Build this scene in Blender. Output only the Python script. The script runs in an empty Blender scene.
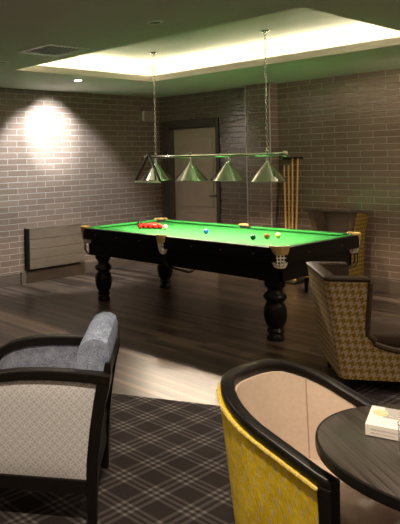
import bpy, bmesh, math, random
from mathutils import Vector, Matrix
random.seed(7)
PI = math.pi
S = bpy.context.scene
COL = S.collection

# ------------------------------------------------------------------ camera, world, exposure
cam_d = bpy.data.cameras.new('camera')
cam = bpy.data.objects.new('camera', cam_d)
COL.objects.link(cam)
cam_d.sensor_fit = 'AUTO'
cam_d.sensor_width = 36.0
cam_d.lens = 36.0 * 638.1 / 524.0
cam_d.shift_x = (200.0 - 43.2) / 524.0
cam_d.shift_y = -(262.0 - 161.07) / 524.0
cam_d.clip_start = 0.05
yaw = math.radians(52.16)
roll = -0.022
fwd = Vector((-math.sin(yaw), math.cos(yaw), 0))
rt0 = Vector((math.cos(yaw), math.sin(yaw), 0))
up0 = Vector((0, 0, 1))
rt = rt0 * math.cos(roll) + up0 * math.sin(roll)
up = -rt0 * math.sin(roll) + up0 * math.cos(roll)
M = Matrix.Identity(4)
for i in range(3):
    M[i][0], M[i][1], M[i][2] = rt[i], up[i], -fwd[i]
M[0][3], M[1][3], M[2][3] = 7.142, -7.998, 1.682
cam.matrix_world = M
S.camera = cam

world = bpy.data.worlds.new('world')
S.world = world
world.use_nodes = True
world.node_tree.nodes['Background'].inputs[0].default_value = (0.02, 0.02, 0.02, 1)
world.node_tree.nodes['Background'].inputs[1].default_value = 0.3

S.view_settings.view_transform = 'Standard'
S.view_settings.look = 'None'
S.view_settings.gamma = 1.0
S.view_settings.use_curve_mapping = False
S.view_settings.exposure = 0.0

BULB = 3300.0         # emission of the bulbs in the table light
COVE = 44.0           # emission of the cove strip
WALL_SPOT = 900.0    # downlight aimed at the left wall
FILL_SPOTS = [       # unseen downlights added to brighten seating and back wall: x, y, power
    (6.05, -6.75, 235.0), (3.95, -6.75, 100.0), (6.05, -4.9, 40.0), (5.0, -.85, 135.0), (6.6, -2.6, 200.0)]
FILL_GLOBES = [(8.5, -1.5, 30.0), (8.7, -4.6, 24.0), (8.3, -8.7, 22.0), (4.6, -8.8, 18.0)]   # unseen globes added beyond the frame as warm fill light
WARM = (1.0, 0.80, 0.60)
CEIL = 2.685
SK = .155
X1, Y0 = 9.6, -9.6   # room extents (left wall x=0, back wall y=0)

# ------------------------------------------------------------------ material helpers
class NB:
    def __init__(s, name):
        s.m = bpy.data.materials.new(name)
        s.m.use_nodes = True
        s.t = s.m.node_tree
        s.p = s.t.nodes['Principled BSDF']
    def n(s, typ, **kw):
        nd = s.t.nodes.new(typ)
        for k, v in kw.items():
            setattr(nd, k, v)
        return nd
    def l(s, a, b):
        s.t.links.new(a, b)
    def put(s, sock, v):
        if isinstance(v, (int, float)):
            sock.default_value = v
        elif isinstance(v, (tuple, list)):
            sock.default_value = tuple(v) + ((1,) if len(v) == 3 and len(sock.default_value) == 4 else ())
        else:
            s.l(v, sock)
    def math(s, op, a, b=0.0, c=None):
        nd = s.n('ShaderNodeMath', operation=op)
        s.put(nd.inputs[0], a); s.put(nd.inputs[1], b)
        if c is not None: s.put(nd.inputs[2], c)
        return nd.outputs[0]
    def mix(s, f, a, b, mode='MIX'):
        nd = s.n('ShaderNodeMix', data_type='RGBA', blend_type=mode)
        s.put(nd.inputs[0], f); s.put(nd.inputs[6], a); s.put(nd.inputs[7], b)
        return nd.outputs[2]
    def coord(s, which='Object'):
        return s.n('ShaderNodeTexCoord').outputs[which]
    def sep(s, v):
        nd = s.n('ShaderNodeSeparateXYZ'); s.l(v, nd.inputs[0]); return nd.outputs
    def comb(s, x, y, z=0.0):
        nd = s.n('ShaderNodeCombineXYZ')
        for i, v in enumerate((x, y, z)): s.put(nd.inputs[i], v)
        return nd.outputs[0]
    def mapping(s, v, scale=(1, 1, 1), loc=(0, 0, 0), rot=(0, 0, 0)):
        nd = s.n('ShaderNodeMapping')
        s.l(v, nd.inputs[0]); nd.inputs['Scale'].default_value = scale
        nd.inputs['Location'].default_value = loc; nd.inputs['Rotation'].default_value = rot
        return nd.outputs[0]
    def noise(s, v, scale=5, detail=3, rough=.5):
        nd = s.n('ShaderNodeTexNoise')
        if v is not None: s.l(v, nd.inputs['Vector'])
        nd.inputs['Scale'].default_value = scale; nd.inputs['Detail'].default_value = detail
        nd.inputs['Roughness'].default_value = rough
        return nd.outputs['Fac']
    def ramp(s, f, stops, interp='LINEAR'):
        nd = s.n('ShaderNodeValToRGB'); s.put(nd.inputs[0], f)
        cr = nd.color_ramp; cr.interpolation = interp
        while len(cr.elements) < len(stops): cr.elements.new(0.5)
        for e, (p, c) in zip(cr.elements, stops):
            e.position = p; e.color = tuple(c) + (1,)
        return nd.outputs[0]
    def bump(s, h, strength=.3, dist=.01):
        nd = s.n('ShaderNodeBump'); s.l(h, nd.inputs['Height'])
        nd.inputs['Strength'].default_value = strength; nd.inputs['Distance'].default_value = dist
        s.l(nd.outputs[0], s.p.inputs['Normal'])
    def out(s, col=None, rough=None, metal=None, spec=None):
        if col is not None: s.put(s.p.inputs['Base Color'], col)
        if rough is not None: s.put(s.p.inputs['Roughness'], rough)
        if metal is not None: s.put(s.p.inputs['Metallic'], metal)
        if spec is not None: s.put(s.p.inputs['Specular IOR Level'], spec)
        return s.m

def plain(name, col, rough=.5, metal=0.0, spec=.5, var=.12, scale=30, bump=0.0):
    b = NB(name)
    f = b.noise(b.coord(), scale, 4)
    lo = tuple(c * (1 - var) for c in col); hi = tuple(min(1, c * (1 + var)) for c in col)
    b.out(b.ramp(f, [(.3, lo), (.7, hi)]), rough, metal, spec)
    if bump: b.bump(f, bump, .002)
    return b.m

def emitter(name, col, strength):
    b = NB(name)
    b.p.inputs['Base Color'].default_value = (0, 0, 0, 1)
    b.p.inputs['Emission Color'].default_value = tuple(col) + (1,)
    b.p.inputs['Emission Strength'].default_value = strength
    return b.m

def brick_mat(name, axis, u0, width):
    b = NB(name)
    o = b.sep(b.coord())
    u = b.math('SUBTRACT', o[axis], u0)
    v = b.math('SUBTRACT', o[2], .0144)
    vec = b.comb(u, v)
    bt = b.n('ShaderNodeTexBrick')
    bt.offset = .5; bt.offset_frequency = 2; bt.squash = 1
    b.l(vec, bt.inputs['Vector'])
    bt.inputs['Color1'].default_value = (.148, .104, .079, 1)
    bt.inputs['Color2'].default_value = (.185, .133, .101, 1)
    bt.inputs['Mortar'].default_value = (.30, .26, .22, 1)
    bt.inputs['Scale'].default_value = 1
    bt.inputs['Mortar Size'].default_value = .004
    bt.inputs['Mortar Smooth'].default_value = .3
    bt.inputs['Bias'].default_value = -.1
    bt.inputs['Brick Width'].default_value = width
    bt.inputs['Row Height'].default_value = .0813
    n1 = b.noise(b.mapping(vec, (3, 9, 1)), 4, 4)
    col = b.mix(.35, bt.outputs['Color'], b.ramp(n1, [(.3, (.7, .7, .7)), (.7, (1, 1, 1))]), 'MULTIPLY')
    n2 = b.noise(b.mapping(vec, (7, 16, 1)), 1.6, 2)
    h = b.math('ADD', b.math('MULTIPLY', bt.outputs['Fac'], -.35), b.math('MULTIPLY', n2, .9))
    b.bump(h, .5, .009)
    rough = b.math("ADD", .09, b.math('MULTIPLY', bt.outputs['Fac'], .5))
    return b.out(col, rough, spec=.9)

def plank_mat():
    b = NB('dark_oak_planks')
    o = b.sep(b.coord())
    vec = b.comb(o[0], o[1])
    bt = b.n('ShaderNodeTexBrick')
    bt.offset = .37; bt.offset_frequency = 2
    b.l(vec, bt.inputs['Vector'])
    bt.inputs['Color1'].default_value = (.022, .015, .011, 1)
    bt.inputs['Color2'].default_value = (.150, .108, .079, 1)
    bt.inputs['Mortar'].default_value = (.018, .012, .009, 1)
    bt.inputs['Scale'].default_value = 1
    bt.inputs['Mortar Size'].default_value = .003
    bt.inputs['Bias'].default_value = -.1
    bt.inputs['Brick Width'].default_value = 1.15
    bt.inputs['Row Height'].default_value = .068
    g = b.noise(b.mapping(vec, (1.2, 34, 1)), 2.2, 6, .7)
    col = b.mix(.85, bt.outputs['Color'], b.ramp(g, [(.32, (.25, .23, .22)), (.68, (1.7, 1.62, 1.55))]), 'MULTIPLY')
    b.bump(b.math('ADD', b.math('MULTIPLY', bt.outputs['Fac'], -.5), b.math('MULTIPLY', g, .7)), .35, .006)
    return b.out(col, b.math('ADD', .20, b.math('MULTIPLY', g, .25)), spec=.5)

def stripe3(b, coord, x0, period):
    f = b.math('FRACT', b.math('ADD', b.math('DIVIDE', b.math('SUBTRACT', coord, x0), period), 100.5))
    k, w = (0, 0, 0), (1, 1, 1)
    st = [(0, k)]
    for c in (.323, .5, .677):
        st += [(c - .052, k), (c - .034, w), (c + .034, w), (c + .052, k)]
    return b.ramp(f, st)

def tartan_mat():
    b = NB('tartan_carpet')
    o = b.sep(b.coord())
    sx = stripe3(b, o[0], 4.04, .2255)
    sy = stripe3(b, o[1], -4.953, .2215)
    s = b.math('ADD', sx, sy)
    base = b.ramp(b.noise(b.coord(), 350, 2), [(.35, (.018, .014, .0145)), (.65, (.034, .027, .028))])
    lit = b.ramp(b.noise(b.coord(), 280, 2), [(.35, (.105, .095, .092)), (.65, (.175, .16, .153))])
    f = b.ramp(b.math('DIVIDE', s, 2), [(0, (0, 0, 0)), (.5, (.34, .34, .34)), (1, (1, 1, 1))])
    return b.out(b.mix(f, base, lit), .95, spec=.1)

def houndstooth_mat(name, repeat, ca, cb):
    b = NB(name)
    o = b.sep(b.coord('UV'))
    t = repeat / 8.0
    i = b.math('FLOOR', b.math('DIVIDE', o[0], t))
    j = b.math('FLOOR', b.math('DIVIDE', o[1], t))
    mod = lambda v, m: b.math('FLOORED_MODULO', v, m)
    warp = b.math('LESS_THAN', mod(i, 8), 3.5)
    weft = b.math('LESS_THAN', mod(j, 8), 3.5)
    show = b.math('LESS_THAN', mod(b.math('ADD', i, j), 4), 1.5)
    v = b.math('ADD', b.math('MULTIPLY', warp, show), b.math('MULTIPLY', weft, b.math('SUBTRACT', 1, show)))
    nz = b.noise(b.coord('UV'), 260, 2)
    c = b.mix(v, ca, cb)
    c = b.mix(.4, c, b.ramp(nz, [(.3, (.6, .6, .6)), (.7, (1.2, 1.2, 1.2))]), 'MULTIPLY')
    b.bump(nz, .2, .002)
    return b.out(c, .85, spec=.15)

def lattice_mat():
    b = NB('petal_lattice_weave')
    o = b.sep(b.coord('UV'))
    q = .033
    u = b.math('DIVIDE', b.math('ADD', o[0], o[1]), q * 1.4142)
    v = b.math('DIVIDE', b.math('SUBTRACT', o[0], o[1]), q * 1.4142)
    fu = b.math('FRACT', b.math('ADD', u, 50)); fv = b.math('FRACT', b.math('ADD', v, 50))
    res = None
    for cx in (0, 1):
        for cy in (0, 1):
            dx = b.math('SUBTRACT', fu, cx); dy = b.math('SUBTRACT', fv, cy)
            d = b.math('SQRT', b.math('ADD', b.math('MULTIPLY', dx, dx), b.math('MULTIPLY', dy, dy)))
            e = b.math('ABSOLUTE', b.math('SUBTRACT', d, .7071))
            w = b.math('SUBTRACT', 1.0, b.math('MULTIPLY', e, 9.0))
            w = b.math('MAXIMUM', w, 0.0)
            res = w if res is None else b.math('MAXIMUM', res, w)
    nz = b.noise(b.coord('UV'), 300, 2)
    c = b.mix(res, (.50, .50, .53), (.73, .73, .755))
    c = b.mix(.3, c, b.ramp(nz, [(.3, (.7, .7, .7)), (.7, (1.15, 1.15, 1.15))]), 'MULTIPLY')
    b.bump(b.math('ADD', res, nz), .15, .002)
    return b.out(c, .8, spec=.2)

def yellow_mat():
    b = NB('yellow_woven_velvet')
    uv = b.coord('UV')
    o = b.sep(uv)
    n1 = b.noise(uv, 14, 3)
    n2 = b.noise(b.mapping(uv, (240, 30, 1)), 1.0, 3)
    base = b.ramp(n1, [(.3, (.60, .42, .014)), (.7, (.85, .62, .035))])
    base = b.mix(.5, base, b.ramp(n2, [(.3, (.55, .55, .5)), (.7, (1.2, 1.2, 1.1))]), 'MULTIPLY')
    # clusters of short upright grey dashes
    col = b.math('FLOOR', b.math('DIVIDE', o[0], .026))
    off = b.math('MULTIPLY', b.math('FLOORED_MODULO', col, 2), .5)
    cy = b.math('FRACT', b.math('ADD', b.math('DIVIDE', o[1], .085), b.math('ADD', off, 20)))
    cx = b.math('FRACT', b.math('ADD', b.math('DIVIDE', o[0], .026), 20))
    tri = b.math('FRACT', b.math('MULTIPLY', cx, 3.0))
    m = b.math('MULTIPLY', b.math('LESS_THAN', tri, .40), b.math('LESS_THAN', cy, .42))
    m = b.math('MULTIPLY', m, b.math('LESS_THAN', cx, .7))
    m = b.math('MULTIPLY', m, b.math('GREATER_THAN', b.noise(b.mapping(uv, (110, 40, 1)), 1.0, 2), .47))
    c = b.mix(b.math('MULTIPLY', m, .95), base, (.50, .48, .44))
    b.bump(n2, .2, .002)
    return b.out(c, .65, spec=.25)

def wood_mat(name, c0, c1, rough, scale=(30, 30, 2), coord='Object', spec=.5):
    b = NB(name)
    g = b.noise(b.mapping(b.coord(coord), scale), 2.0, 5, .6)
    return b.out(b.ramp(g, [(.3, c0), (.7, c1)]), rough, spec=spec)

def striped_top_mat():
    b = NB('striped_dark_laminate')
    d = Vector((.298, -.226, 0)).normalized()
    o = b.sep(b.coord())
    across = b.math('ADD', b.math('MULTIPLY', o[0], -d.y), b.math('MULTIPLY', o[1], d.x))
    along = b.math('ADD', b.math('MULTIPLY', o[0], d.x), b.math('MULTIPLY', o[1], d.y))
    g = b.noise(b.comb(b.math('MULTIPLY', across, 120), b.math('MULTIPLY', along, 1.5)), 1.0, 4, .6)
    return b.out(b.ramp(g, [(.40, (.020, .0165, .0145)), (.60, (.074, .061, .053))]), .32)

def weave_mat(name, ca, cb, coord='Object'):
    b = NB(name)
    n1 = b.noise(b.mapping(b.coord(coord), (1, 1, 3)), 120, 2)
    n2 = b.noise(b.coord(coord), 22, 4)
    c = b.ramp(b.math('ADD', b.math('MULTIPLY', n1, .65), b.math('MULTIPLY', n2, .35)), [(.36, ca), (.62, cb)])
    b.bump(n1, .3, .003)
    return b.out(c, .9, spec=.15)

MT = {}
MT['brick_left'] = brick_mat('grey_brown_wall_tiles_left', 1, -3.062 - .16, .322)
MT['brick_back'] = brick_mat('grey_brown_wall_tiles_back', 0, 3.127, .322)
MT['planks'] = plank_mat()
MT['tartan'] = tartan_mat()
MT['ceiling'] = plain('ceiling_paint', (.63, .60, .53), .8, var=.03, scale=3)
MT['pale_trim'] = plain('pale_trim_metal', (.50, .46, .42), .35, .6)
MT['plaster'] = plain('warm_plaster', (.55, .47, .38), .8, var=.04, scale=4)
MT['skirting'] = wood_mat('skirting_wood', (.075, .056, .042), (.115, .088, .066), .4, (3, 3, 20))
MT['door_paint'] = plain('door_paint', (.54, .42, .34), .45, var=.04, scale=8)
MT['door_frame'] = wood_mat('door_frame_wood', (.050, .038, .031), (.075, .058, .046), .4)
MT['panel_wood'] = wood_mat('radiator_panel_wood', (.070, .052, .036), (.115, .087, .061), .5, (3, 3, 26))
MT['black_wood'] = wood_mat('black_polished_wood', (.006, .005, .0045), (.010, .0085, .0075), .34, spec=.18)
MT['espresso'] = wood_mat('espresso_wood', (.005, .0037, .003), (.009, .0068, .0055), .4, spec=.3)
MT['cloth'] = plain('green_table_cloth', (.012, .15, .024), .8, spec=.25, var=.06, scale=200)
MT['brass'] = plain('brass_metal', (.62, .45, .18), .3, 1.0, var=.05)
MT['tan_leather'] = plain('tan_pocket_leather', (.42, .29, .09), .4, var=.12)
MT['net'] = plain('white_net_cord', (.85, .81, .75), .8)
MT['black_metal'] = plain('black_metal', (.012, .012, .012), .35, .6)
MT['chrome'] = plain('chrome_metal', (.72, .71, .68), .12, 1.0, var=.03)
MT['enamel'] = plain('white_enamel', (.75, .75, .70), .5, var=.02)
MT['bulb'] = emitter('lit_bulb', WARM, BULB)
MT['cove'] = emitter('cove_strip_light', (1.0, .90, .66), COVE)
MT['lens'] = emitter('downlight_lens', (1, .88, .72), 220)
MT['dark_lens'] = plain('downlight_black_baffle', (.02, .02, .02), .4)
MT['white_metal'] = plain('white_metal', (.80, .78, .74), .4)
MT['vent_dark'] = plain('vent_shadow_gap', (.10, .10, .085), .7)
MT['sensor'] = plain('sounder_plastic', (.20, .165, .135), .4, var=.04)
MT['sensor_light'] = plain('sounder_pale_plastic', (.40, .36, .31), .4, var=.04)
MT['brown_leather'] = plain('dark_brown_leather', (.046, .030, .019), .55, spec=.2, var=.25, scale=60, bump=.15)
MT['hound'] = houndstooth_mat('houndstooth_weave', .050, (.40, .30, .20), (.215, .135, .018))
MT['wing_cloth'] = houndstooth_mat('small_yellow_check', .05, (.085, .055, .025), (.27, .18, .02))
MT['yellow'] = yellow_mat()
MT['yellow_piping'] = plain('gold_nail_trim', (.85, .62, .16), .35, .3, var=.3, scale=160)
MT['beige'] = plain('beige_leather', (.56, .44, .35), .42, var=.05, scale=60)
MT['beige_seam'] = plain('beige_leather_seam', (.36, .26, .19), .5)
MT['striped_top'] = striped_top_mat()
MT['lattice'] = lattice_mat()
MT['bluegrey'] = weave_mat('blue_grey_tweed', (.11, .125, .17), (.36, .385, .48))
MT['paletweed'] = weave_mat('pale_grey_tweed', (.105, .13, .20), (.36, .415, .55))
MT['cue_shaft'] = wood_mat('ash_cue_wood', (.52, .27, .055), (.66, .37, .09), .3, (60, 60, 2))
MT['cue_butt'] = wood_mat('cue_butt_wood', (.32, .17, .05), (.45, .25, .07), .3, (60, 60, 2))
MT['card'] = plain('white_card', (.85, .82, .76), .55, var=.02)
MT['print_grey'] = plain('grey_print', (.45, .42, .40), .6, var=.4, scale=160)
MT['print_gold'] = plain('gold_print', (.72, .62, .36), .6, var=.2, scale=120)
MT['print_ink'] = plain('faint_ink', (.50, .47, .46), .6)
for nm, c in dict(red=(.52, .012, .008), blue=(.012, .06, .30), green=(.004, .05, .022), brown=(.20, .065, .018),
                  yellow=(.82, .66, .26), pink=(.85, .55, .50), black=(.008, .008, .008)).items():
    MT['ball_' + nm] = plain('ball_resin_' + nm, c, .08, var=.02)
b = NB('clear_glass')
b.p.inputs['Transmission Weight'].default_value = 1
b.out((.95, .97, .97), .02)
b.p.inputs['IOR'].default_value = 1.45
MT['glass'] = b.m

# ------------------------------------------------------------------ mesh helpers
def V(*a): return Vector(a)

def add_box(bm, x0, x1, y0, y1, z0, z1):
    v = [bm.verts.new((x, y, z)) for z in (z0, z1) for y in (y0, y1) for x in (x0, x1)]
    for f in ((0, 2, 3, 1), (4, 5, 7, 6), (0, 1, 5, 4), (2, 6, 7, 3), (0, 4, 6, 2), (1, 3, 7, 5)):
        bm.faces.new([v[i] for i in f])

def add_rings(bm, rings, cap=True):
    R = [[bm.verts.new(p) for p in r] for r in rings]
    n = len(R[0])
    for a, c in zip(R[:-1], R[1:]):
        for i in range(n):
            j = (i + 1) % n
            bm.faces.new((a[i], a[j], c[j], c[i]))
    if cap:
        bm.faces.new(list(reversed(R[0]))); bm.faces.new(R[-1])

def add_taper(bm, c0, s0, c1, s1):
    r = []
    for c, s in ((c0, s0), (c1, s1)):
        r.append([V(c[0] + a * s[0] / 2, c[1] + d * s[1] / 2, c[2]) for a, d in ((-1, -1), (1, -1), (1, 1), (-1, 1))])
    add_rings(bm, r)

def add_lathe(bm, prof, seg=24, c=(0, 0, 0), closed=False):
    rings = []
    for r, z in prof:
        rings.append([V(c[0] + r * math.cos(2 * PI * i / seg), c[1] + r * math.sin(2 * PI * i / seg), c[2] + z) for i in range(seg)])
    if closed:
        rings.append(rings[0])
        R = [[bm.verts.new(p) for p in q] for q in rings[:-1]]
        R.append(R[0])
        for a, d in zip(R[:-1], R[1:]):
            for i in range(seg):
                j = (i + 1) % seg
                bm.faces.new((a[i], a[j], d[j], d[i]))
    else:
        add_rings(bm, rings)

def add_tube(bm, pts, r, seg=8, cap=True):
    pts = [Vector(p) for p in pts]
    rs = r if isinstance(r, (list, tuple)) else [r] * len(pts)
    rings = []
    ref = None
    for i, p in enumerate(pts):
        t = (pts[min(i + 1, len(pts) - 1)] - pts[max(i - 1, 0)]).normalized()
        if ref is None:
            ref = t.orthogonal().normalized()
        ref = (ref - t * ref.dot(t)).normalized()
        bi = t.cross(ref)
        rings.append([p + ref * (rs[i] * math.cos(2 * PI * k / seg)) + bi * (rs[i] * math.sin(2 * PI * k / seg)) for k in range(seg)])
    add_rings(bm, rings, cap)

def add_sweep(bm, pts, nrms, prof, ups=None):
    """profile of (outward, up) offsets carried along pts"""
    rings = []
    for i, (p, n) in enumerate(zip(pts, nrms)):
        u = ups[i] if ups else V(0, 0, 1)
        rings.append([p + n * a + u * c for a, c in prof])
    add_rings(bm, rings)

def rrect(a0, a1, c0, c1, r, k=3):
    out = []
    for (cx, cy, s) in ((a1 - r, c1 - r, 0), (a0 + r, c1 - r, 1), (a0 + r, c0 + r, 2), (a1 - r, c0 + r, 3)):
        for i in range(k + 1):
            t = (s + i / k) * PI / 2
            out.append((cx + r * math.cos(t), cy + r * math.sin(t)))
    return out

def grid_uv(bm, rows, uvs, flip=False):
    lay = bm.loops.layers.uv.verify()
    W = [[bm.verts.new(p) for p in r] for r in rows]
    for a in range(len(W) - 1):
        for c in range(len(W[0]) - 1):
            idx = [(a, c), (a, c + 1), (a + 1, c + 1), (a + 1, c)]
            if flip: idx.reverse()
            try:
                f = bm.faces.new([W[i][j] for i, j in idx])
            except ValueError:
                continue
            for lp, (i, j) in zip(f.loops, idx):
                lp[lay].uv = uvs[i][j]
    return W

def thick_sheet(bm, outer, inner, uvs):
    lay = bm.loops.layers.uv.verify()
    A = grid_uv(bm, outer, uvs)
    B = grid_uv(bm, inner, uvs, True)
    nr, nc = len(A), len(A[0])
    def strip(pairs):
        for (a0, b0, u0), (a1, b1, u1) in zip(pairs[:-1], pairs[1:]):
            try:
                f = bm.faces.new((a1, a0, b0, b1))
                for lp, u in zip(f.loops, (u1, u0, u0, u1)): lp[lay].uv = u
            except ValueError:
                pass
    strip([(A[0][j], B[0][j], uvs[0][j]) for j in range(nc)])
    strip([(A[-1][j], B[-1][j], uvs[-1][j]) for j in range(nc)][::-1])
    strip([(A[i][0], B[i][0], uvs[i][0]) for i in range(nr)][::-1])
    strip([(A[i][-1], B[i][-1], uvs[i][-1]) for i in range(nr)])
    bmesh.ops.recalc_face_normals(bm, faces=bm.faces)

def mk(name, bm, mat, parent=None, bevel=0.0, smooth=False, seg=2, sub=0, recalc=True):
    if recalc and bm.faces:
        bmesh.ops.recalc_face_normals(bm, faces=bm.faces)
    me = bpy.data.meshes.new(name)
    bm.to_mesh(me); bm.free()
    me.materials.append(MT[mat] if isinstance(mat, str) else mat)
    o = bpy.data.objects.new(name, me)
    COL.objects.link(o)
    if parent: o.parent = parent
    if smooth:
        for p in me.polygons: p.use_smooth = True
        if smooth != 'all':
            md = o.modifiers.new('edge', 'EDGE_SPLIT'); md.split_angle = math.radians(40)
    if bevel:
        md = o.modifiers.new('bevel', 'BEVEL'); md.width = bevel; md.segments = seg; md.limit_method = 'ANGLE'
        md.angle_limit = math.radians(40)
    if sub:
        md = o.modifiers.new('sub', 'SUBSURF'); md.levels = sub; md.render_levels = sub
    return o

def tag(o, label=None, cat=None, group=None, kind=None):
    if label: o['label'] = label
    if cat: o['category'] = cat
    if group: o['group'] = group
    if kind: o['kind'] = kind
    return o

def thing(name, label, cat, loc=(0, 0, 0), rz=0.0, group=None):
    o = bpy.data.objects.new(name, None)
    COL.objects.link(o)
    o.location = loc; o.rotation_euler = (0, 0, rz); o.empty_display_size = .1
    return tag(o, label, cat, group)

def struct(name, bm, mat, label, parent=None, **kw):
    o = mk(name, bm, mat, parent, **kw)
    if parent is None:
        tag(o, label, kw.get('cat') or name.split('_')[0], kind='structure')
    return o

def copy_tree(o, parent=None):
    c = o.copy(); COL.objects.link(c)
    if parent: c.parent = parent
    for ch in list(o.children): copy_tree(ch, c)
    return c

def new(): return bmesh.new()

def quad(bm, *pts):
    bm.faces.new([bm.verts.new(p) for p in pts])

# ------------------------------------------------------------------ setting
bm = new(); add_box(bm, -.2, X1 + .2, Y0 - .2, .2, -.12, 0)
struct('floor', bm, 'planks', 'dark brown wooden plank floor around the snooker table')

WT = .18
bm = new(); add_box(bm, -WT, 0, Y0, 0, 0, 3.05)
struct('wall_left', bm, 'brick_left', 'grey brown brick tiled wall on the left with a bright spot of light')
bm = new()
DX0, DX1, DZ = .20, 1.121, 2.165
add_box(bm, -WT, DX0, 0, WT, 0, 3.05)
add_box(bm, DX0, DX1, 0, WT, DZ, 3.05)
add_box(bm, DX1, X1 + WT, 0, WT, 0, 3.05)
struct('wall_back', bm, 'brick_back', 'grey brown brick tiled wall at the back with the door in it')
bm = new(); add_box(bm, X1, X1 + WT, Y0, 0, 0, 3.05)
struct('wall_right', bm, 'plaster', 'plastered wall on the right, outside the picture')
bm = new(); add_box(bm, -WT, X1 + WT, Y0 - WT, Y0, 0, 3.05)
struct('wall_front', bm, 'plaster', 'plastered wall behind the camera, outside the picture')
bm = new(); add_box(bm, 1.79, 2.165, -.20, 0, 0, CEIL)
struct('wall_pier', bm, 'brick_back', 'shallow brick tiled pier standing out from the back wall by the cues')

# ceiling with recessed tray
TX0, TX1, TY0, TY1 = 1.43, 4.83, -3.96, -1.74
SB, TZ = .35, 2.965
bm = new()
T = .03
add_box(bm, 0, TX0, Y0, 0, CEIL, CEIL + T)
add_box(bm, TX1, X1, Y0, 0, CEIL, CEIL + T)
add_box(bm, TX0, TX1, Y0, TY0, CEIL, CEIL + T)
add_box(bm, TX0, TX1, TY1, 0, CEIL, CEIL + T)
struct('ceiling', bm, 'ceiling', 'pale painted ceiling with a recessed tray over the snooker table')
bm = new()
a0, a1, c0, c1 = TX0 - SB, TX1 + SB, TY0 - SB, TY1 + SB
add_box(bm, a0 - .03, a1 + .03, c0 - .03, c1 + .03, TZ, TZ + .03)
add_box(bm, a0 - .03, a0, c0, c1, CEIL + T, TZ)
add_box(bm, a1, a1 + .03, c0, c1, CEIL + T, TZ)
add_box(bm, a0 - .03, a1 + .03, c0 - .03, c0, CEIL + T, TZ)
add_box(bm, a0 - .03, a1 + .03, c1, c1 + .03, CEIL + T, TZ)
struct('ceiling_tray', bm, 'ceiling', 'raised tray of the ceiling above the snooker table, lit by hidden strips')
bm = new()
def ring_trim(bm, off0, off1, z0, z1):
    x0, x1, y0, y1 = TX0, TX1, TY0, TY1
    add_box(bm, x0 - off1, x0 - off0, y0 - off1, y1 + off1, z0, z1)
    add_box(bm, x1 + off0, x1 + off1, y0 - off1, y1 + off1, z0, z1)
    add_box(bm, x0 - off0, x1 + off0, y0 - off1, y0 - off0, z0, z1)
    add_box(bm, x0 - off0, x1 + off0, y1 + off0, y1 + off1, z0, z1)
ring_trim(bm, 0, .03, CEIL + T, CEIL + .08)
ring_trim(bm, -.018, 0, CEIL, CEIL + .018)
struct('trim_1', bm, 'ceiling', 'moulded lip around the opening of the ceiling tray', bevel=.004)

bm = new()
add_box(bm, 1.783, 1.797, -.207, -.193, SK, CEIL - .001)
struct('trim_2', bm, 'pale_trim', 'pale metal corner strip on the left edge of the brick pier')
bm = new(); add_box(bm, 2.158, 2.172, -.207, -.193, SK, CEIL - .001)
struct('trim_3', bm, 'pale_trim', 'pale metal corner strip on the right edge of the brick pier')

# cove strip
bm = new()
q = SB - .07
def strip_ring(bm, o0, o1, z0, z1):
    add_box(bm, TX0 - o1, TX0 - o0, TY0 - o1, TY1 + o1, z0, z1)
    add_box(bm, TX1 + o0, TX1 + o1, TY0 - o1, TY1 + o1, z0, z1)
    add_box(bm, TX0 - o0, TX1 + o0, TY0 - o1, TY0 - o0, z0, z1)
    add_box(bm, TX0 - o0, TX1 + o0, TY1 + o0, TY1 + o1, z0, z1)
strip_ring(bm, .215, .245, CEIL + T, CEIL + T + .012)
tag(mk('cove_light', bm, 'cove'), 'hidden warm white strip light running around the ceiling tray', 'strip light')

# skirting
bm = new(); add_box(bm, 0, .02, Y0, -2.90, 0, SK); add_box(bm, 0, .02, -1.69, 0, 0, SK)
struct('baseboard_left', bm, 'skirting', 'brown wooden skirting board along the left wall', bevel=.004)
bm = new()
add_box(bm, 1.19, 1.79, -.02, 0, 0, SK); add_box(bm, 1.77, 1.79, -.22, -.02, 0, SK); add_box(bm, 1.77, 2.185, -.22, -.20, 0, SK)
add_box(bm, 2.165, 2.185, -.20, -.02, 0, SK); add_box(bm, 2.165, X1, -.02, 0, 0, SK)
struct('baseboard_back', bm, 'skirting', 'brown wooden skirting board along the back wall and pier', bevel=.004)

# door
door = thing('door_1', 'plain grey brown panelled door in dark frame in the back wall', 'door', (0, 0, 0))
door['kind'] = 'structure'
bm = new()
add_box(bm, .062, DX0, -.025, 0, 0, 2.285)
add_box(bm, DX1, 1.187, -.025, 0, 0, 2.285)
add_box(bm, DX0, DX1, -.025, 0, DZ, 2.285)
add_box(bm, DX0, DX0 + .018, 0, .15, 0, DZ); add_box(bm, DX1 - .018, DX1, 0, .15, 0, DZ); add_box(bm, DX0, DX1, 0, .15, DZ - .018, DZ)
mk('door_frame', bm, 'door_frame', door, bevel=.006)
LY = .10
bm = new()
def panel_frame(bm, x0, x1, z0, z1, y):
    w = .022
    for (p0, p1, r0, r1) in ((x0, x1, z0, z0 + w), (x0, x1, z1 - w, z1), (x0, x0 + w, z0 + w, z1 - w), (x1 - w, x1, z0 + w, z1 - w)):
        add_box(bm, p0, p1, y - .012, y + .002, r0, r1)
add_box(bm, DX0 + .018, DX1 - .018, LY, LY + .045, .01, DZ - .018)
panel_frame(bm, .355, .985, .905, 2.025, LY)
panel_frame(bm, .355, .985, .20, .815, LY)
leaf = mk('door_leaf', bm, 'door_paint', door, bevel=.003)
bm = new()
add_lathe(bm, [(.026, -.004), (.026, .004)], 16)
for v in bm.verts: v.co = V(1.045 + v.co.x, LY - .006 + v.co.z, 1.09 + v.co.y)
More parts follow.
